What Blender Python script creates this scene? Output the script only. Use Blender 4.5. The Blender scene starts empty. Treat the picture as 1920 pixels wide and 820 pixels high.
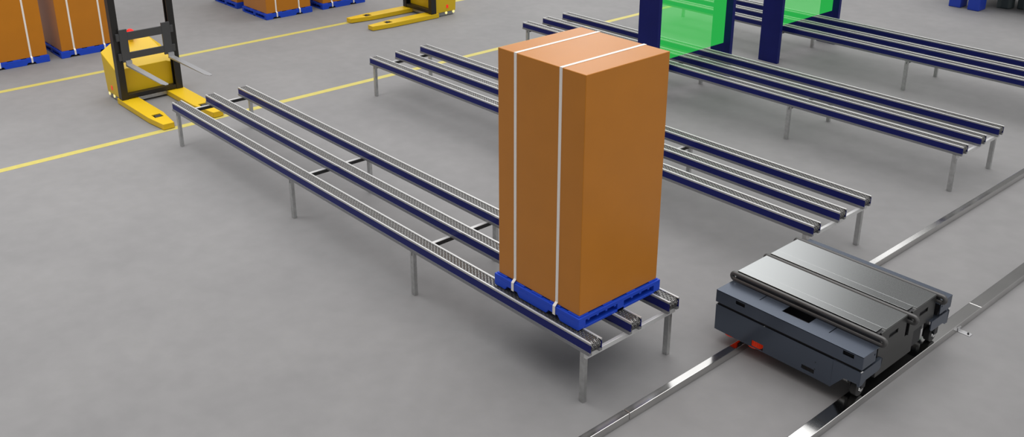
import bpy, bmesh, math
from mathutils import Vector, Matrix

C = bpy.context.scene
COL = C.collection
PI = math.pi

# ------------------------------------------------------------------ camera
cam_d = bpy.data.cameras.new('camera')
cam = bpy.data.objects.new('camera', cam_d)
COL.objects.link(cam)
cam.location = (7.6034, -6.1494, 6.2018)
cam.rotation_euler = (PI / 2 - 0.3831, 0, 0.84452)
cam_d.sensor_fit = 'HORIZONTAL'
cam_d.sensor_width = 36
cam_d.lens = 36 * 1867.66 / 1920
cam_d.shift_y = -(410 - 280) / 1920.0
cam_d.clip_end = 200
C.camera = cam

# ------------------------------------------------------------------ world and lamps
C.view_settings.view_transform = 'Standard'
C.view_settings.look = 'None'
C.view_settings.exposure = 0.0
C.view_settings.gamma = 1.0
C.view_settings.use_curve_mapping = False

w = bpy.data.worlds.new('hall')
C.world = w
w.use_nodes = True
nt = w.node_tree
nt.nodes.clear()
out = nt.nodes.new('ShaderNodeOutputWorld')
bg = nt.nodes.new('ShaderNodeBackground')
tc = nt.nodes.new('ShaderNodeTexCoord')
sep = nt.nodes.new('ShaderNodeSeparateXYZ')
ramp = nt.nodes.new('ShaderNodeValToRGB')
nt.links.new(tc.outputs['Generated'], sep.inputs[0])
dot = nt.nodes.new('ShaderNodeVectorMath')
dot.operation = 'DOT_PRODUCT'
dot.inputs[1].default_value = Vector((-0.10, 0.15, 0.98)).normalized()   # bright cone of the world, tilted back to push shade forward
nt.links.new(tc.outputs['Generated'], dot.inputs[0])
nt.links.new(dot.outputs['Value'], ramp.inputs[0])
# a little more light from the +x side of the hall, added to brighten faces turned that way
mx = nt.nodes.new('ShaderNodeMath'); mx.operation = 'MAXIMUM'; mx.inputs[1].default_value = 0.0
ml = nt.nodes.new('ShaderNodeMath'); ml.operation = 'MULTIPLY'; ml.inputs[1].default_value = 0.24
ad = nt.nodes.new('ShaderNodeMix'); ad.data_type = 'RGBA'; ad.blend_type = 'ADD'; ad.inputs[0].default_value = 1.0
nt.links.new(sep.outputs['X'], mx.inputs[0]); nt.links.new(mx.outputs[0], ml.inputs[0])
nt.links.new(ramp.outputs[0], ad.inputs[6]); nt.links.new(ml.outputs[0], ad.inputs[7])
# a bright lobe added low at the back left for the steel to reflect
d2 = nt.nodes.new('ShaderNodeVectorMath'); d2.operation = 'DOT_PRODUCT'
d2.inputs[1].default_value = Vector((-0.60, 0.68, 0.42)).normalized()
lobe = nt.nodes.new('ShaderNodeMapRange'); lobe.interpolation_type = 'SMOOTHSTEP'
lobe.inputs['From Min'].default_value = 0.966; lobe.inputs['From Max'].default_value = 0.996
lobe.inputs['To Min'].default_value = 0.0; lobe.inputs['To Max'].default_value = 0.55
a2 = nt.nodes.new('ShaderNodeMix'); a2.data_type = 'RGBA'; a2.blend_type = 'ADD'; a2.inputs[0].default_value = 1.0
nt.links.new(tc.outputs['Generated'], d2.inputs[0]); nt.links.new(d2.outputs['Value'], lobe.inputs['Value'])
nt.links.new(ad.outputs[2], a2.inputs[6]); nt.links.new(lobe.outputs[0], a2.inputs[7])
nt.links.new(a2.outputs[2], bg.inputs[0])
nt.links.new(bg.outputs[0], out.inputs[0])
SKY = [(0.0, 0.095), (0.56, 0.085), (0.66, 0.11), (0.82, 0.90), (1.0, 1.18)]   # brightness by height above the horizon
bg.inputs[1].default_value = 2.5
cr = ramp.color_ramp
while len(cr.elements) > 1:
    cr.elements.remove(cr.elements[-1])
cr.elements[0].position = 0
for i, (p, v) in enumerate(SKY):
    e = cr.elements[0] if i == 0 else cr.elements.new(p)
    e.color = (v * 1.0, v * 0.99, v * 0.985, 1)


def lamp(name, loc, sx, sy, power):
    d = bpy.data.lights.new(name, 'AREA')
    d.shape = 'RECTANGLE'
    d.size, d.size_y = sx, sy
    d.energy = power
    o = bpy.data.objects.new(name, d)
    o.location = loc
    COL.objects.link(o)


lamp('overhead_light', (-5.2, 21.0, 8.5), 1.4, 3.0, 25)
lamp('overhead_light', (-1.9, 10.6, 8.5), 0.7, 1.2, 8)
lamp('overhead_light', (-11.3, 13.4, 8.5), 3.0, 3.0, 230)  # added light that lays a white sheen on the big carton's top
lamp('overhead_light', (-8.0, -3.0, 8.5), 2.5, 6.0, 330)  # added light that brightens the floor at the left


# ------------------------------------------------------------------ materials
def mat(name, color, rough=0.5, metal=0.0, spec=0.5, emis=None, estr=0.0, coat=0.0,
        var=0.0, vscale=6.0, bump=0.0, bscale=60.0, rvar=0.0, stretch=(1, 1, 1), sheen=0.0):
    m = bpy.data.materials.new(name)
    m.use_nodes = True
    n = m.node_tree
    b = n.nodes['Principled BSDF']
    b.inputs['Roughness'].default_value = rough
    b.inputs['Metallic'].default_value = metal
    b.inputs['Specular IOR Level'].default_value = spec
    b.inputs['Coat Weight'].default_value = coat
    b.inputs['Sheen Weight'].default_value = sheen
    co = n.nodes.new('ShaderNodeTexCoord')
    mp = n.nodes.new('ShaderNodeMapping')
    mp.inputs['Scale'].default_value = stretch
    n.links.new(co.outputs['Object'], mp.inputs[0])
    if var > 0:
        nz = n.nodes.new('ShaderNodeTexNoise')
        nz.inputs['Scale'].default_value = vscale
        nz.inputs['Detail'].default_value = 5
        n.links.new(mp.outputs[0], nz.inputs['Vector'])
        r = n.nodes.new('ShaderNodeValToRGB')
        r.color_ramp.elements[0].position = .3
        r.color_ramp.elements[1].position = .7
        r.color_ramp.elements[0].color = tuple(c * (1 - var) for c in color[:3]) + (1,)
        r.color_ramp.elements[1].color = tuple(min(1, c * (1 + var)) for c in color[:3]) + (1,)
        n.links.new(nz.outputs['Fac'], r.inputs[0])
        n.links.new(r.outputs[0], b.inputs['Base Color'])
    else:
        b.inputs['Base Color'].default_value = tuple(color[:3]) + (1,)
    if rvar > 0:
        nz3 = n.nodes.new('ShaderNodeTexNoise')
        nz3.inputs['Scale'].default_value = vscale * 1.7
        n.links.new(mp.outputs[0], nz3.inputs['Vector'])
        mr = n.nodes.new('ShaderNodeMapRange')
        mr.inputs['From Min'].default_value = .3
        mr.inputs['From Max'].default_value = .7
        mr.inputs['To Min'].default_value = max(.02, rough - rvar)
        mr.inputs['To Max'].default_value = rough + rvar
        n.links.new(nz3.outputs['Fac'], mr.inputs[0])
        n.links.new(mr.outputs[0], b.inputs['Roughness'])
    if bump > 0:
        nz2 = n.nodes.new('ShaderNodeTexNoise')
        nz2.inputs['Scale'].default_value = bscale
        nz2.inputs['Detail'].default_value = 3
        n.links.new(mp.outputs[0], nz2.inputs['Vector'])
        bp = n.nodes.new('ShaderNodeBump')
        bp.inputs['Strength'].default_value = bump
        bp.inputs['Distance'].default_value = .01
        n.links.new(nz2.outputs['Fac'], bp.inputs['Height'])
        n.links.new(bp.outputs[0], b.inputs['Normal'])
    if emis:
        b.inputs['Emission Color'].default_value = tuple(emis) + (1,)
        b.inputs['Emission Strength'].default_value = estr
    return m


M_FLOOR = bpy.data.materials.new('screed_floor')
M_FLOOR.use_nodes = True
_n = M_FLOOR.node_tree
_b = _n.nodes['Principled BSDF']
_co = _n.nodes.new('ShaderNodeTexCoord')
_n1 = _n.nodes.new('ShaderNodeTexNoise'); _n1.inputs['Scale'].default_value = 0.55; _n1.inputs['Detail'].default_value = 6; _n1.inputs['Roughness'].default_value = .6
_n2 = _n.nodes.new('ShaderNodeTexNoise'); _n2.inputs['Scale'].default_value = 4.0; _n2.inputs['Detail'].default_value = 4
_r1 = _n.nodes.new('ShaderNodeValToRGB')
_r1.color_ramp.elements[0].position = .32; _r1.color_ramp.elements[0].color = (.205, .202, .203, 1)
_r1.color_ramp.elements[1].position = .68; _r1.color_ramp.elements[1].color = (.232, .228, .228, 1)
_r2 = _n.nodes.new('ShaderNodeValToRGB')
_r2.color_ramp.elements[0].position = .35; _r2.color_ramp.elements[0].color = (.97, .97, .97, 1)
_r2.color_ramp.elements[1].position = .65; _r2.color_ramp.elements[1].color = (1.02, 1.02, 1.02, 1)
_mx = _n.nodes.new('ShaderNodeMix'); _mx.data_type = 'RGBA'; _mx.blend_type = 'MULTIPLY'; _mx.inputs[0].default_value = 1
_n.links.new(_co.outputs['Object'], _n1.inputs['Vector']); _n.links.new(_co.outputs['Object'], _n2.inputs['Vector'])
_n.links.new(_n1.outputs['Fac'], _r1.inputs[0]); _n.links.new(_n2.outputs['Fac'], _r2.inputs[0])
_n.links.new(_r1.outputs[0], _mx.inputs[6]); _n.links.new(_r2.outputs[0], _mx.inputs[7])
_n.links.new(_mx.outputs[2], _b.inputs['Base Color'])
_b.inputs['Roughness'].default_value = .65
_b.inputs['Specular IOR Level'].default_value = .12

M_LINE = mat('yellow_floor_paint', (.48, .415, .105), .5, var=.05, vscale=9)
M_CARD = mat('cardboard', (.47, .165, .006), .38, spec=.35, var=.03, vscale=3, sheen=.1)
M_STRAP = mat('white_strap', (.80, .75, .70), .45)
M_PALLET = mat('blue_plastic', (.011, .058, .50), .45, spec=.3)
M_NAVY = mat('navy_paint', (.0065, .0105, .118), .40, spec=.22, var=.08, vscale=3)
M_ALU = mat('aluminium', (.62, .62, .63), .30, 1.0, var=.04, vscale=8)
M_LIP = mat('pale_lip_metal', (.62, .62, .615), .35, .35)  # lip metal made paler, overhead reflection put into its colour
M_FLANGE = mat('zinc_flange', (.27, .272, .28), .45, .6)
M_STEEL = mat('galvanised_steel', (.55, .555, .55), .42, 1.0, var=.12, vscale=14, rvar=.08)
M_CHAIN = mat('chain_steel', (.27, .265, .26), .36, .85)
M_CHAINBED = mat('chain_guide', (.012, .012, .012), .6)
M_BLACK = mat('black_steel', (.012, .012, .013), .5)
M_MAST = mat('black_mast_paint', (.010, .009, .008), .35)
M_CARR = mat('grey_carriage_paint', (.045, .045, .047), .5)
M_FORK = mat('fork_steel', (.42, .42, .43), .42, .7)
M_YEL = mat('yellow_paint', (.68, .44, .006), .40, spec=.45)
M_SKIRT = mat('grey_skirt', (.22, .22, .23), .5)
M_RED = mat('red_lamp_glass', (.45, .003, .002), .4, spec=.2, emis=(1, .012, .004), estr=.9)
M_REDR = mat('red_reflector', (.75, .03, .008), .3, emis=(1, .03, .01), estr=.35)  # no lamp, a slight red glow is put into the material
M_LAMPY = mat('pale_yellow_lamp', (.9, .8, .3), .3, emis=(1, .85, .35), estr=.6)
M_TIRE = mat('black_rubber', (.012, .012, .012), .6)
M_BODY = mat('blue_grey_paint', (.092, .110, .145), .27, .7, spec=.5)
M_DARK = mat('dark_chassis', (.014, .014, .016), .5)
M_PLATE = mat('brushed_plate', (.46, .475, .475), .13, 1.0)
M_PEND = mat('plate_end_steel', (.075, .076, .074), .38, .7)
M_BELT = mat('dark_grey_belt', (.075, .073, .072), .38, .3, spec=.6)
M_CHROME = mat('chrome', (.85, .85, .85), .12, 1.0)
M_TRACK = mat('polished_track_steel', (.60, .595, .585), .14, 1.0, var=.05, vscale=2)
M_ORANGE = mat('orange_red_roller', (.72, .05, .012), .45, emis=(1, .05, .008), estr=.10)  # rollers carry a faint added glow, they are not lamps
M_BRIGHTBLUE = mat('bright_blue_paint', (.010, .045, .42), .45)
M_GREYGREEN = mat('dark_grey_green_paint', (.035, .048, .052), .55)
M_SCREW = mat('screw_steel', (.25, .25, .25), .35, 1.0)

# translucent green light curtain: lets about 40 per cent through and glows green
M_GREEN = bpy.data.materials.new('green_light_curtain')
M_GREEN.use_nodes = True
_n = M_GREEN.node_tree
_n.nodes.clear()
_o = _n.nodes.new('ShaderNodeOutputMaterial')
_t = _n.nodes.new('ShaderNodeBsdfTransparent'); _t.inputs[0].default_value = (.60, .62, .60, 1)
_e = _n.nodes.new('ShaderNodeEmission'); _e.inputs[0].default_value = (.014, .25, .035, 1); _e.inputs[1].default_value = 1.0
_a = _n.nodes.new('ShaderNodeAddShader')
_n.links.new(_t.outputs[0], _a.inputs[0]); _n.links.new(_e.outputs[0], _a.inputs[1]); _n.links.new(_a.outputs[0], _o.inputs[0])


# ------------------------------------------------------------------ mesh helpers
class MB:
    def __init__(self):
        self.v = []
        self.f = []

    def add(self, vs, fs):
        k = len(self.v)
        self.v += [tuple(p) for p in vs]
        self.f += [tuple(i + k for i in f) for f in fs]
        return self

    def box(self, x0, x1, y0, y1, z0, z1):
        vs = [(x, y, z) for z in (z0, z1) for y in (y0, y1) for x in (x0, x1)]
        return self.add(vs, [(0, 2, 3, 1), (4, 5, 7, 6), (0, 1, 5, 4), (2, 6, 7, 3), (0, 4, 6, 2), (1, 3, 7, 5)])

    def prism(self, pts, axis, a, b):
        """pts counter-clockwise polygon in the two other axes (x: y,z / y: x,z / z: x,y)"""
        def P(p, t):
            return {'x': (t, p[0], p[1]), 'y': (p[0], t, p[1]), 'z': (p[0], p[1], t)}[axis]
        n = len(pts)
        vs = [P(p, a) for p in pts] + [P(p, b) for p in pts]
        fs = [tuple(range(n))[::-1], tuple(range(n, 2 * n))]
        fs += [(i, (i + 1) % n, n + (i + 1) % n, n + i) for i in range(n)]
        return self.add(vs, fs)

    def cyl(self, axis, c, r, a, b, n=16, r2=None):
        r2 = r if r2 is None else r2
        def P(u, v, t):
            return {'x': (t, c[0] + u, c[1] + v), 'y': (c[0] + u, t, c[1] + v), 'z': (c[0] + u, c[1] + v, t)}[axis]
        vs = [P(r * math.cos(2 * PI * i / n), r * math.sin(2 * PI * i / n), a) for i in range(n)]
        vs += [P(r2 * math.cos(2 * PI * i / n), r2 * math.sin(2 * PI * i / n), b) for i in range(n)]
        fs = [tuple(range(n))[::-1], tuple(range(n, 2 * n))]
        fs += [(i, (i + 1) % n, n + (i + 1) % n, n + i) for i in range(n)]
        return self.add(vs, fs)

    def plate(self, axis, a, b, u0, u1, v0, v1, holes):
        """a sheet with rectangular holes; holes = (u0,u1,v0,v1)"""
        us = sorted({u0, u1, *[min(max(h[i], u0), u1) for h in holes for i in (0, 1)]})
        vs = sorted({v0, v1, *[min(max(h[i], v0), v1) for h in holes for i in (2, 3)]})
        nu, nv = len(us) - 1, len(vs) - 1
        def solid(i, j):
            if i < 0 or j < 0 or i >= nu or j >= nv:
                return False
            cu, cv = (us[i] + us[i + 1]) / 2, (vs[j] + vs[j + 1]) / 2
            return not any(h[0] < cu < h[1] and h[2] < cv < h[3] for h in holes)
        def P(u, v, t):
            return {'x': (t, u, v), 'y': (u, t, v), 'z': (u, v, t)}[axis]
        for i in range(nu):
            for j in range(nv):
                if not solid(i, j):
                    continue
                A, B, D, E = (us[i], vs[j]), (us[i + 1], vs[j]), (us[i + 1], vs[j + 1]), (us[i], vs[j + 1])
                self.add([P(*q, a) for q in (A, B, D, E)], [(0, 3, 2, 1)])
                self.add([P(*q, b) for q in (A, B, D, E)], [(0, 1, 2, 3)])
                for ok, p, q in ((solid(i, j - 1), A, B), (solid(i + 1, j), B, D), (solid(i, j + 1), D, E), (solid(i - 1, j), E, A)):
                    if not ok:
                        self.add([P(*p, a), P(*q, a), P(*q, b), P(*p, b)], [(0, 1, 2, 3)])
        return self

    def tube(self, path, r, n=10, closed=True):
        """path in the xz plane at given y: list of (x,y,z)"""
        m = len(path)
        vs = []
        for i in range(m):
            p = Vector(path[i])
            t = (Vector(path[(i + 1) % m]) - Vector(path[i - 1])).normalized() if closed or 0 < i < m - 1 else \
                (Vector(path[min(i + 1, m - 1)]) - Vector(path[max(i - 1, 0)])).normalized()
            s = Vector((0, 1, 0))
            u = t.cross(s).normalized()
            for k in range(n):
                a = 2 * PI * k / n
                vs.append(tuple(p + s * (r * math.cos(a)) + u * (r * math.sin(a))))
        fs = []
        for i in range(m if closed else m - 1):
            j = (i + 1) % m
            for k in range(n):
                l = (k + 1) % n
                fs.append((i * n + k, i * n + l, j * n + l, j * n + k))
        return self.add(vs, fs)

    def build(self, name, m, parent=None, bevel=0.0, smooth=False, merge=False, seg=2):
        me = bpy.data.meshes.new(name)
        me.from_pydata(self.v, [], self.f)
        bm = bmesh.new()
        bm.from_mesh(me)
        if merge:
            bmesh.ops.remove_doubles(bm, verts=bm.verts, dist=1e-5)
        bmesh.ops.recalc_face_normals(bm, faces=bm.faces)
        bm.to_mesh(me)
        bm.free()
        me.materials.append(m)
        if smooth:
            me.shade_smooth()
            me.set_sharp_from_angle(angle=math.radians(40))
        o = bpy.data.objects.new(name, me)
        COL.objects.link(o)
        if parent is not None:
            o.parent = parent
        if bevel > 0:
            md = o.modifiers.new('bevel', 'BEVEL')
            md.width = bevel
            md.segments = seg
            md.limit_method = 'ANGLE'
            md.angle_limit = math.radians(40)
        return o


def thing(name, label, cat, loc=(0, 0, 0), rz=0.0, group=None):
    o = bpy.data.objects.new(name, None)
    o.empty_display_size = .1
    COL.objects.link(o)
    o.location = loc
    o.rotation_euler = (0, 0, rz)
    o['label'] = label
    o['category'] = cat
    if group:
        o['group'] = group
    return o


def struct(o):
    o['kind'] = 'structure'
    return o


def copy_tree(o, loc=None, rz=None, label=None, parent=None):
    c = o.copy()
    COL.objects.link(c)
    if parent is not None:
        c.parent = parent
    if loc is not None:
        c.location = loc
    if rz is not None:
        c.rotation_euler = (0, 0, rz)
    if label:
        c['label'] = label
    for ch in [q for q in COL.objects if q.parent == o]:
        copy_tree(ch, parent=c)
    return c


# ------------------------------------------------------------------ floor and painted lines
fl = MB().plate('z', -0.2, 0.0, -45, 30, -30, 60, []).build('floor', M_FLOOR)
struct(fl)
# thin paint strips lying on the floor along the whole hall
for k, (x0, x1) in enumerate(((-12.80, -12.65), (-8.66, -8.51))):
    struct(MB().box(x0, x1, -14, 40, 0.0, 0.002).build('trim_%d' % (k + 1), M_LINE))


# ------------------------------------------------------------------ chain conveyors
XS, XE = -7.81, 1.845
RW = 0.168


def chain_mesh():
    b = MB()
    r, cx, cz = 0.050, XE - 0.050, 0.690
    straight = cx - (XS + .015)
    arc = PI * r
    total = straight + arc + .12
    p = 0.029
    n = int(total / p)
    ys = [0.027, 0.0495, 0.072, 0.0945, 0.117, 0.1395]

    def pos(s):
        s = s
        if s < .0:
            s = 0
        d = s - straight
        if d <= 0:
            return XS + .015 + s, cz + r, 0.0
        if d < arc:
            a = d / r
            return cx + r * math.sin(a), cz + r * math.cos(a), a
        return cx - (d - arc), cz - r, PI
    for i in range(n):
        s = (i + .5) * p
        x, z, a = pos(s)
        ca, sa = math.cos(a), -math.sin(a)
        # roller
        q, m = .0078, 6
        vs = []
        for y in (0.024, 0.144):
            for k in range(m):
                t = 2 * PI * k / m
                vs.append((x + q * math.cos(t), y, z - .017 * ca + q * math.sin(t)) if a == 0 else
                          (x + q * math.cos(t) - .017 * math.sin(a), y, z + q * math.sin(t) - .010 * ca))
        b.add(vs, [tuple(range(m)), tuple(range(2 * m - 1, m - 1, -1))] + [(k, (k + 1) % m, m + (k + 1) % m, m + k) for k in range(m)])
        # link plates, every second strand offset by one pitch
        for j, y in enumerate(ys):
            if (i + j) % 2:
                continue
            y0, y1 = y - .0062, y + .0062
            prof = [(-.021, -.015), (-.026, -.006), (-.020, .001), (0, -.0015), (.020, .001), (.026, -.006), (.021, -.015)]
            vs = []
            for yy in (y0, y1):
                for (u, h) in prof:
                    h2 = h
                    vs.append((x + u * ca + h2 * math.sin(a), yy, z + u * sa + h2 * ca))
            k = len(prof)
            b.add(vs, [tuple(range(k)), tuple(range(2 * k - 1, k - 1, -1))] + [(t, (t + 1) % k, k + (t + 1) % k, k + t) for t in range(k)])
    return b


def make_conveyor():
    t = thing('chain_conveyor', '', 'conveyor')
    for y in (0.0, 0.5906, 1.1923):
        # navy side plates with cross webs: the rail itself
        b = MB()
        b.box(XS, XE, y, y + .010, .636, .726)
        b.box(XS, XE, y + RW - .010, y + RW, .636, .726)
        b.box(XS, XE - .12, y + .010, y + RW - .010, .636, .642)
        b.box(XS, XS + .01, y + .010, y + RW - .010, .642, .715)
        rail = b.build('rail', M_NAVY, t)
        b = MB()
        c = MB()
        for s in (0, 1):
            # aluminium web and the metal lip over it, its bright reflection put into the colour
            web = [(0, .724), (.014, .724), (.014, .742), (0, .742)]
            lip = [(0, .741), (.022, .741), (.022, .747), (.018, .751), (.003, .751), (0, .748)]
            if s:
                web = [(RW - u, v) for u, v in web][::-1]
                lip = [(RW - u, v) for u, v in lip][::-1]
            b.prism([(y + u, v) for u, v in web], 'x', XS, XE)
            c.prism([(y + u, v) for u, v in lip], 'x', XS, XE)
        b.box(XS, XS + .02, y + .014, y + RW - .014, .700, .742)
        b.build('upper_profile', M_ALU, rail)
        c.build('top_lip', M_LIP, rail)['label'] = 'metal lips with bright reflection put into their colour'
        b = MB()
        b.box(XS, XE - .005, y - .010, y + .030, .603, .637)
        b.box(XS, XE - .005, y + RW - .030, y + RW + .010, .603, .637)
        b.build('lower_flange', M_FLANGE, rail)
        if y == 0:
            ch = chain_mesh().build('chain', M_CHAIN, rail)
        else:
            c2 = ch.copy()
            COL.objects.link(c2)
            c2.parent = rail
            c2.location = (0, y, 0)
        MB().box(XS + .02, XE - .06, y + .012, y + RW - .012, .700, .712).build('chain_guide', M_CHAINBED, rail)
        d = MB().cyl('y', (XE - .050, .690), .034, y + .012, y + RW - .012, 20)
        for k in range(5):
            d.cyl('y', (XE - .050, .690), .041, y + .030 + k * .0225, y + .042 + k * .0225, 12)
        d.build('sprocket', M_BLACK, rail)
    for x in (-7.68, -4.01, -1.137):
        cb = MB().box(x - .034, x + .012, .0, 1.36, .594, .6025).build('crossbar', M_LIP, t, .001)
        MB().box(x + .002, x + .012, .0, 1.36, .545, .594).build('web', M_BLACK, cb)['label'] = 'black web of the crossbar'
    MB().box(1.762, 1.802, -.004, 1.364, .548, .6025).build('crossbar', M_LIP, t, .003)
    for x in (-7.68, -4.01, -1.137, 1.737):
        for y in (.002, 1.308):
            b = MB().box(x - .035, x + .030, y, y + .050, 0.004, .595)
            b.box(x - .035, x + .030, y, y + .050, .0, .006)
            b.build('leg', M_STEEL, t, .004)
    return t


cv = make_conveyor()
cv['label'] = 'long three-rail chain conveyor nearest the camera, carrying the big strapped carton on its end'
cv['group'] = 'three-rail chain conveyors'
copy_tree(cv, (0, 3.9222, 0), label='empty three-rail chain conveyor passing directly behind the big carton, ending above the shuttle cart')
copy_tree(cv, (0, 7.8508, 0), label='empty three-rail chain conveyor running through the left green gate, second one from the back')
copy_tree(cv, (0, 11.7918, 0), label='rearmost three-rail chain conveyor, running through the right green gate and out of the right edge')


# ------------------------------------------------------------------ pallets and cartons (local: front along x, origin = front-left corner)
PW, PD, PH = 1.295, 1.24, .135


def make_pallet():
    b = MB()
    # deck
    b.box(0, PW, 0, PD, .095, PH)
    # skirts along x with two arched notches under the straps
    def skirt(y0, y1):
        pts = [(0, .0), (.19, .0), (.225, .045), (.36, .045), (.395, .0)]
        pts = [(.0, .012), (.012, .0), (.170, .0), (.205, .048), (.365, .048), (.400, .0), (.815, .0), (.850, .048), (.990, .048), (1.025, .0), (PW - .012, .0), (PW, .012), (PW, .096), (0, .096)]
        b.prism(pts, 'y', y0, y1)
    skirt(0, .10)
    skirt(PD - .10, PD)
    # middle bearer
    b.prism([(.0, .0), (.170, .0), (.205, .048), (.365, .048), (.400, .0), (.815, .0), (.850, .048), (.990, .048), (1.025, .0), (PW, .0), (PW, .096), (0, .096)], 'y', PD / 2 - .05, PD / 2 + .05)
    # bottom boards at the two ends
    b.box(0, .10, .09, PD - .09, .0, .028)
    b.box(PW - .10, PW, .09, PD - .09, .0, .028)
    # ribs along the deck edge of the fork openings
    for x in (0.0, PW - .012):
        for k in range(8):
            yy = .13 + k * .13
            if abs(yy - PD / 2) > .06:
                b.box(x, x + .012, yy, yy + .03, .078, .096)
    # raised pads the load stands on
    for k in range(5):
        u = .02 + k * (PW - .04 - .16) / 4
        for m in range(4):
            v = .02 + m * (PD - .04 - .14) / 3
            b.box(u, u + .16, v, v + .14, PH, PH + .014)
    return b


def pallet(name='plastic_pallet'):
    return make_pallet().build(name, M_PALLET, None, .003)


BX0, BX1, BY0, BY1, BZ0, BZ1 = .037, 1.267, .034, 1.207, PH + .014, 2.687


def make_carton():
    t = thing('carton', '', 'carton')
    body = MB().box(BX0, BX1, BY0, BY1, BZ0, BZ1).build('box_body', M_CARD, t, .006)
    for x in (.300, .940):
        b = MB()
        hw, th = .0185, .004
        # outer path in (y,z) going round the load, widened at the pallet edge
        o = [(-.008, .040), (-.008, .140), (BY0 - th, .175), (BY0 - th, BZ1 + th), (BY1 + th, BZ1 + th), (BY1 + th, .175), (PD + .008, .140), (PD + .008, .040)]
        i = [(-.004, .040), (-.004, .138), (BY0, .172), (BY0, BZ1), (BY1, BZ1), (BY1, .172), (PD + .004, .138), (PD + .004, .040)]
        n = len(o)
        vs = []
        for (p, q) in zip(o, i):
            for xx in (x - hw, x + hw):
                vs.append((xx, *p))
                vs.append((xx, *q))
        fs = []
        for k in range(n - 1):
            a, c = 4 * k, 4 * (k + 1)
            fs += [(a, a + 2, c + 2, c), (a + 1, c + 1, c + 3, a + 3), (a, c, c + 1, a + 1), (a + 2, a + 3, c + 3, c + 2)]
        fs += [(0, 1, 3, 2), (4 * n - 4, 4 * n - 2, 4 * n - 1, 4 * n - 3)]
        b.add(vs, fs).build('strap', M_STRAP, t)
    return t


P0 = (.315, .070, .7515)
pal = pallet()
pal.location = P0
pal['label'] = 'bright blue plastic pallet lying on the nearest conveyor under the big carton'
pal['category'] = 'pallet'
pal['group'] = 'blue plastic pallets'
car = make_carton()
car.location = P0
car['label'] = 'tall brown carton with two white straps standing on the nearest conveyor'
car['group'] = 'tall strapped cartons'
rows = [((-14.20, -1.25), 'cut off by the left edge'),
        ((-14.20, .285), 'just behind the fork-raised truck'),
        ((-14.22, 5.185), 'in the middle of the far group'),
        ((-14.22, 6.775), 'at the right end of the far group'),
        ((-15.76, 5.185), 'leftmost in the far group')]
for (x, y), where in rows:
    o = pal.copy()
    COL.objects.link(o)
    o.location = (x, y, 0)
    o.rotation_euler = (0, 0, PI / 2)
    o['label'] = 'blue pallet on the floor under the carton ' + where
    copy_tree(car, (x, y, 0), PI / 2, 'tall brown strapped carton ' + where)


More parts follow.
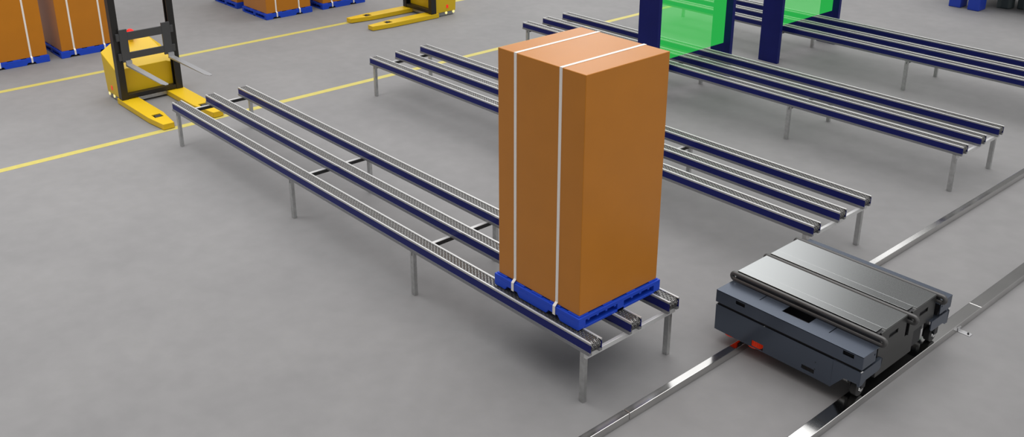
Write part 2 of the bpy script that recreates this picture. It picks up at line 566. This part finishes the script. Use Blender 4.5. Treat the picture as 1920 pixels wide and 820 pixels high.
# ------------------------------------------------------------------ pallet stacker trucks (local: forks towards +x, centre line y = 0)
def make_truck():
    t = thing('pallet_stacker', '', 'pallet truck')
    # hull as a convex body
    pts = [(-1.87, -.57, .10), (-1.87, .55, .10), (-1.87, -.57, .60), (-1.87, .55, .60),
           (-2.50, -.57, .10), (-2.50, .55, .10), (-2.52, -.59, .87), (-2.52, .57, .82),
           (-2.52, -.33, 1.04), (-2.52, .35, 1.03), (-1.87, -.40, .66), (-1.87, .38, .66), (-2.50, -.57, .56)]
    bm = bmesh.new()
    for p in pts:
        bm.verts.new(p)
    bmesh.ops.convex_hull(bm, input=bm.verts)
    me = bpy.data.meshes.new('hull')
    bmesh.ops.recalc_face_normals(bm, faces=bm.faces)
    bm.to_mesh(me)
    bm.free()
    me.materials.append(M_YEL)
    h = bpy.data.objects.new('hull', me)
    COL.objects.link(h)
    h.parent = t
    md = h.modifiers.new('bevel', 'BEVEL'); md.width = .008; md.segments = 2; md.angle_limit = math.radians(12); md.limit_method = 'ANGLE'
    MB().prism([(-1.90, -.555), (-1.90, .535), (-2.42, .535), (-2.48, .47), (-2.48, -.49), (-2.42, -.555)][::-1], 'z', .012, .10).build('skirt', M_SKIRT, t, .004)
    # beacon
    MB().cyl('z', (-2.46, 0), .035, .98, 1.12, 14).build('beacon_post', M_YEL, t)
    b = MB()
    n, m, R = 20, 6, .088
    vs = [(-2.46, 0, 1.12 + .115)]
    for j in range(1, m + 1):
        a = PI / 2 * j / m
        for k in range(n):
            vs.append((-2.46 + R * math.sin(a) * math.cos(2 * PI * k / n), R * math.sin(a) * math.sin(2 * PI * k / n), 1.12 + .115 * math.cos(a)))
    fs = [(0, 1 + k, 1 + (k + 1) % n) for k in range(n)]
    for j in range(m - 1):
        for k in range(n):
            fs.append((1 + j * n + k, 1 + (j + 1) * n + k, 1 + (j + 1) * n + (k + 1) % n, 1 + j * n + (k + 1) % n))
    fs.append(tuple(1 + (m - 1) * n + k for k in range(n)))
    b.add(vs, fs).build('beacon', M_RED, t, smooth=True)['label'] = 'red dome lamp'
    # straddle legs with a wheel opening each
    for s in (-1, 1):
        yo, yi = s * .615, s * .285          # outer, inner side
        def P(u):                            # u 0..1 from outer to inner
            return yo + (yi - yo) * u
        x0, x1, x2 = -1.93, -.52, 0.0
        # outline with chamfered tip, hole between hx0 and hx1
        hx0, hx1, hu0, hu1 = -.61, -.43, .28, .76
        b = MB()
        z0, z1 = .012, .108
        xs = [x0, hx0, hx1, x2]
        def yo_at(x): return P(0) if x <= x1 else P(0 + .16 * (x - x1) / (x2 - x1))
        def yi_at(x): return P(1) if x <= x1 - .1 else P(1 - .26 * (x - x1 + .1) / (x2 - x1 + .1))
        def col(x): return [yo_at(x), P(hu0), P(hu1), yi_at(x)]
        stations = [x0, x1 - .1, hx0, x1, hx1, x2]
        stations = sorted(set(stations))
        for k in range(len(stations) - 1):
            xa, xb = stations[k], stations[k + 1]
            hole = hx0 - 1e-6 <= xa and xb <= hx1 + 1e-6
            ca, cb = col(xa), col(xb)
            for j in range(3):
                if hole and j == 1:
                    continue
                q = [(xa, ca[j]), (xb, cb[j]), (xb, cb[j + 1]), (xa, ca[j + 1])]
                fs = [(0, 1, 2, 3), (4, 7, 6, 5)]
                if j == 0: fs.append((0, 4, 5, 1))
                if j == 2: fs.append((3, 2, 6, 7))
                if hole and j == 0: fs.append((3, 2, 6, 7))
                if hole and j == 2: fs.append((0, 4, 5, 1))
                if k == 0 or (j == 1 and abs(xa - hx1) < 1e-6): fs.append((0, 3, 7, 4))
                if k == len(stations) - 2 or (j == 1 and abs(xb - hx0) < 1e-6): fs.append((1, 5, 6, 2))
                b.add([(x, y, z1) for x, y in q] + [(x, y, z0) for x, y in q], fs)
        leg = b.build('straddle_leg', M_YEL, t, merge=True)
        yc = P((hu0 + hu1) / 2)
        MB().cyl('y', (-.52, .062), .060, yc - .058, yc + .058, 20).build('wheel', M_TIRE, leg, .004, smooth=True)
    MB().box(-1.86, -1.78, -.33, .33, .03, .10).build('axle_bar', M_STEEL, t, .004)
    # mast: two channels, bottom and top beam
    for s in (-1, 1):
        b = MB()
        ya, yb = (-.60, -.475) if s < 0 else (.465, .59)
        # C section opening inwards, web outside
        if s < 0:
            sec = [(-1.87, ya), (-1.72, ya), (-1.72, yb), (-1.745, yb), (-1.745, ya + .03), (-1.845, ya + .03), (-1.845, yb), (-1.87, yb)]
        else:
            sec = [(-1.87, yb), (-1.87, ya), (-1.845, ya), (-1.845, yb - .03), (-1.745, yb - .03), (-1.745, ya), (-1.72, ya), (-1.72, yb)]
        b.prism(sec, 'z', .11, 3.1)
        b.build('mast_channel', M_MAST, t, .003)
    MB().box(-1.86, -1.73, -.475, .465, .125, .20).build('mast_beam', M_MAST, t, .003)
    MB().box(-1.86, -1.73, -.475, .465, 3.0, 3.1).build('mast_beam', M_MAST, t, .003)
    # carriage
    b = MB()
    X0, X1 = -1.70, -1.66
    b.box(X0, X1, -.50, -.35, .84, 1.45)
    b.box(X0, X1, .30, .46, .84, 1.45)
    b.box(X0 + .003, X1 - .004, -.35, .30, 1.24, 1.39)
    b.box(X0 + .003, X1 - .004, -.35, .30, .885, 1.01)
    for z in (1.245, .875):
        b.box(X0 - .03, X1 - .006, -.555, -.50, z, z + .13)
        b.box(X0 - .03, X1 - .006, .46, .52, z, z + .13)
    b.build('carriage', M_CARR, t, .003)
    for yc in (-.40, .41):
        b = MB()
        # tapering blade with clipped tip, plus shank behind
        xr, xt = -1.655, -.02
        hw = .055
        pl = [(xr, -hw), (xt - .12, -hw), (xt, -hw * .35), (xt, hw * .5), (xt - .05, hw), (xr, hw)]
        n = len(pl)
        vs = [(x, yc + y, .800) for x, y in pl] + [(x, yc + y, .765 + .028 * (x - xr) / (xt - xr)) for x, y in pl]
        fs = [tuple(range(n)), tuple(range(2 * n - 1, n - 1, -1))] + [(i, (i + 1) % n, n + (i + 1) % n, n + i) for i in range(n)]
        b.add(vs, fs)
        b.box(-1.66, -1.625, yc - hw, yc + hw, .765, .87)
        b.build('fork', M_FORK, t)
    # lamps on both sides
    for s in (-1, 1):
        yy = -.573 if s < 0 else .553
        MB().box(-2.27, -2.205, yy - .006, yy + .006, .19, .275).build('reflector', M_REDR, t, .002)['label'] = 'red square reflector'
        yy = -.557 if s < 0 else .537
        for x in (-2.44, -2.21):
            MB().cyl('y', (x, .072), .035, yy - .014, yy + .014, 16).build('side_lamp', M_LAMPY, t, .004)['label'] = 'round pale yellow lamp'
    return t


tr = make_truck()
tr.location = (-8.59, .668, 0)
tr['label'] = 'yellow pallet truck with raised grey forks and red beacon, in front of the nearest conveyor'
tr['group'] = 'yellow pallet trucks'
copy_tree(tr, (-12.22, 6.57, 0), -PI / 2, 'yellow pallet truck at the top edge, its two legs pointing left at a floor line')


# ------------------------------------------------------------------ green light curtain gates
def make_gate(label, y0):
    t = thing('light_curtain_gate', label, 'gate', (0, y0, 0), 0, 'navy gates with green light curtains')
    for y in (0.0, 2.23):
        b = MB()
        b.box(-4.26, -3.79, y, y + .09, .0, 3.2)
        b.build('post', M_NAVY, t, .006)
    MB().box(-4.26, -3.79, 0, 2.32, 3.2, 3.4).build('top_beam', M_NAVY, t, .006)
    MB().box(-3.955, -3.950, .09, 2.23, .756, 3.2).build('light_curtain', M_GREEN, t)['label'] = 'translucent glowing green panel'
    return t


make_gate('navy gate with green light curtain over the conveyor just behind the big carton', 7.515)
make_gate('navy gate with green light curtain over the rearmost conveyor, further right', 11.45)


# ------------------------------------------------------------------ floor tracks for the shuttle
def track(x0, x1, joint, label, bracket=None):
    t = thing('floor_track', label, 'rail', (0, 0, 0), 0, 'steel tracks under the shuttle cart')
    for a, c in ((-9, joint - .003), (joint + .003, 26)):
        b = MB().box(x0, x1, a, c, .0, .09)
        b.build('track_section', M_TRACK, t, .006)
    if bracket:
        b = MB().box(x1, x1 + .145, bracket - .035, bracket + .035, .0, .008)
        b.box(x1, x1 + .008, bracket - .035, bracket + .035, .008, .05)
        br = b.build('anchor_bracket', M_ALU, t, .002)
        MB().cyl('z', (x1 + .11, bracket), .012, .008, .022, 6).build('bolt', M_BLACK, br)
    return t


track(2.185, 2.272, .146, 'narrower steel floor track nearer the conveyors, passing under the left side of the shuttle')
track(3.515, 3.665, 4.74, 'wider steel floor track at the right, passing under the right side of the shuttle', 4.20)


# ------------------------------------------------------------------ shuttle cart
def make_shuttle():
    t = thing('shuttle_cart', 'blue-grey shuttle cart with two steel platforms riding on the two floor tracks', 'shuttle cart', (2.8, 2.855, .09))
    YM = 2.855
    OFF = Vector((2.8, 2.855, .09))

    class L(MB):
        def build(self, *a, **k):
            self.v = [(x - OFF.x, y - OFF.y, z - OFF.z) for x, y, z in self.v]
            return MB.build(self, *a, **k)

    def mir(b, on):
        if on:
            b.v = [(x, 2 * YM - y, z) for x, y, z in b.v]
        return b

    for rear in (False, True):
        Y0 = 1.94
        # lower housing: front sheet with the wheel arch and two slots, end sheets
        b = L()
        b.plate('y', Y0, Y0 + .016, 1.915, 3.38, .155, .468, [(2.41, 2.56, .163, .240), (3.035, 3.185, .196, .246), (1.9, 1.93, .1, .163)])
        b.prism([(3.38, .155), (3.515, .315), (3.655, .325), (3.665, .300), (3.69, .300), (3.69, .468), (3.38, .468)], 'y', Y0, Y0 + .016)
        b.prism([(Y0 + .001, .300), (Y0 + .06, .300), (Y0 + .12, .335), (Y0 + .36, .335), (Y0 + .40, .36), (Y0 + .40, .468), (Y0 + .001, .468)], 'x', 3.674, 3.690)
        b.plate('x', 1.915, 1.931, Y0 + .001, Y0 + .40, .155, .468, [])
        b.plate('z', .460, .468, 1.915, 3.69, Y0 + .001, Y0 + .40, [])
        lh = mir(b, rear).build('lower_housing', M_BODY, t, .003, merge=True)
        # dark gap with small screws
        b = L().box(1.93, 3.66, Y0 + .022, Y0 + .22, .468, .502)
        mir(b, rear).build('gap_filler', M_DARK, t)
        # upper housing: front sheet with two hand holes, top sheet with notch and slits
        b = L()
        b.plate('y', Y0 - .002, Y0 + .012, 1.905, 3.695, .502, .650, [(2.166, 2.285, .580, .624), (3.470, 3.592, .584, .630)])
        b.plate('z', .640, .652, 1.905, 3.695, Y0 - .002, 2.235, [(2.650, 2.975, 2.085, 2.3), (2.352, 2.362, 2.100, 2.3), (3.212, 3.222, 2.085, 2.3)])
        b.plate('x', 3.683, 3.695, Y0 + .01, 2.19, .502, .645, [(2.150, 2.17, .58, .60)])
        b.plate('x', 1.905, 1.917, Y0 + .01, 2.19, .502, .645, [])
        mir(b, rear).build('upper_housing', M_BODY, t, .0025, merge=True)
        b = L().box(1.93, 3.67, Y0 + .03, 2.17, .505, .600)
        mir(b, rear).build('housing_core', M_DARK, t)
        # screws on the front sheet
        b = L()
        for x, z in ((3.19, .345), (3.19, .262)):
            b.cyl('y', (x, z), .006, Y0 - .002, Y0 + .004, 8)
        mir(b, rear).build('screws', M_DARK, t)
        b = L()
        for x in (1.925, 2.55, 3.69):
            b.cyl('y', (x, .474), .007, Y0 - .0, Y0 + .03, 8)
        mir(b, rear).build('pins', M_CHROME, t)
        # ribbed guide rollers gripping the left track
        for x in (2.085, 2.395):
            b = L().cyl('z', (x, Y0 + .125), .085, .115, .225, 28)
            for k in range(28):
                a = 2 * PI * k / 28
                px, py = x + .087 * math.cos(a), Y0 + .125 + .087 * math.sin(a)
                b.box(px - .004, px + .004, py - .004, py + .004, .115, .225)
            mir(b, rear).build('guide_roller', M_ORANGE, t)
        # load wheels
        for x in (3.590, 2.228):
            b = L().cyl('x', (Y0 + .16, .182), .088, x - .035, x + .035, 28)
            wh = mir(b, rear).build('wheel', M_TIRE, t, .006, smooth=True)
            b = L().cyl('x', (Y0 + .16, .182), .034, x + .030, x + .052, 20, .028)
            hb = mir(b, rear).build('hub', M_CHROME, wh, .002, smooth=True)
            b = L()
            b.box(x - .058, x - .044, Y0 + .10, Y0 + .22, .14, .46)
            b.box(x + .056, x + .064, Y0 + .12, Y0 + .20, .20, .46) if x > 3 else None
            b.cyl('x', (Y0 + .16, .182), .02, x - .06, x + .03, 12)
            mir(b, rear).build('wheel_fork', M_DARK, t, .002)
        # round steel motor next to the wheel
        b = L().cyl('x', (Y0 + .16, .235), .045, 3.38, 3.50, 20)
        mir(b, rear).build('wheel_motor', M_STEEL, t, .004, smooth=True)
    # chassis between the housings
    L().box(1.96, 3.60, 2.36, 3.35, .20, .45).build('chassis', M_DARK, t, .004)
    L().prism([(2.36, .19), (3.10, .19), (3.10, .46), (2.36, .46)], 'x', 3.60, 3.632).build('end_plate', M_PEND, t, .003)
    # two lifting platforms: top sheet and end sheet with a hand hole
    for (a, c) in ((2.305, 2.850), (2.930, 3.470)):
        m = (a + c) / 2
        b = L()
        b.prism([(a + .12, .744), (c, .744), (c, .752), (a + .12, .752)], 'x', 1.91, 3.645)
        b.box(1.91, 3.600, a, a + .12, .744, .752)
        b.box(1.91, 1.918, a, c, .48, .744)
        pf = b.build('platform', M_PLATE, t, .0015, merge=False)
        b = L()
        b.plate('x', 3.640, 3.652, a, c, .470, .744, [(a + .195, a + .375, .615, .665), (a - .1, a + .025, .66, .8)])
        b.prism([(a + .025, .690), (a + .12, .690), (a + .12, .746)], 'x', 3.600, 3.6401)
        b.build('end_sheet', M_PEND, pf, .002)
        L().box(3.600, 3.634, a + .15, a + .42, .590, .690).build('hole_liner', M_DARK, pf)
        # dark frame below the platform
        L().box(1.93, 3.63, a + .012, c - .012, .475, .735).build('lift_frame', M_DARK, t)
        L().box(1.93, 3.66, a - .010, a + .006, .615, .628).build('frame_edge', M_CHROME, t)
    # rounded belts running lengthways along the platforms
    for y in (2.262, 2.890, 3.505):
        b = L()
        z1, z0, xa, xb = .732, .662, 1.905, 3.700
        R = (z1 - z0) / 2
        path = [(xa + (xb - xa) * k / 8, y, z1) for k in range(9)]
        path += [(xb + R * math.sin(q), y, (z0 + z1) / 2 + R * math.cos(q)) for q in [PI * k / 8 for k in range(1, 8)]]
        path += [(xb + (xa - xb) * k / 8, y, z0) for k in range(9)]
        path += [(xa - R * math.sin(q), y, (z0 + z1) / 2 - R * math.cos(q)) for q in [PI * k / 8 for k in range(1, 8)]]
        b.tube(path, .026, 12)
        b.build('belt', M_BELT, t, smooth=True)
        L().box(1.93, 3.68, y - .012, y + .012, .655, .740).build('belt_carrier', M_DARK, t)
    return t


make_shuttle()

# ------------------------------------------------------------------ machine whose feet show at the top right
t = thing('machine_stand', 'machine of which only two bright blue legs and dark feet show at the top right', 'machine', (-3.2, 19.9, 0))
MB().box(-.63, -.32, -.78, -.38, 0, 1.7).build('leg', M_BRIGHTBLUE, t, .02)['label'] = 'left bright blue leg'
MB().box(-.13, .17, -.80, -.40, 0, 1.7).build('leg', M_BRIGHTBLUE, t, .02)['label'] = 'right bright blue leg'
MB().prism([(.30, -.10), (.36, -.02), (.56, .0), (.60, .08), (.60, .3), (.30, .3)][::-1], 'z', 0, 1.3).build('foot', M_GREYGREEN, t, .03)['label'] = 'dark grey-green foot'
MB().prism([(.68, .22), (.86, .22), (.88, .5), (.68, .5)], 'z', 0, 1.3).build('foot', M_GREYGREEN, t, .03)['label'] = 'dark grey-green foot'
MB().box(-.75, 2.2, -.35, 1.6, .75, 1.9).build('machine_body', M_GREYGREEN, t, .02)
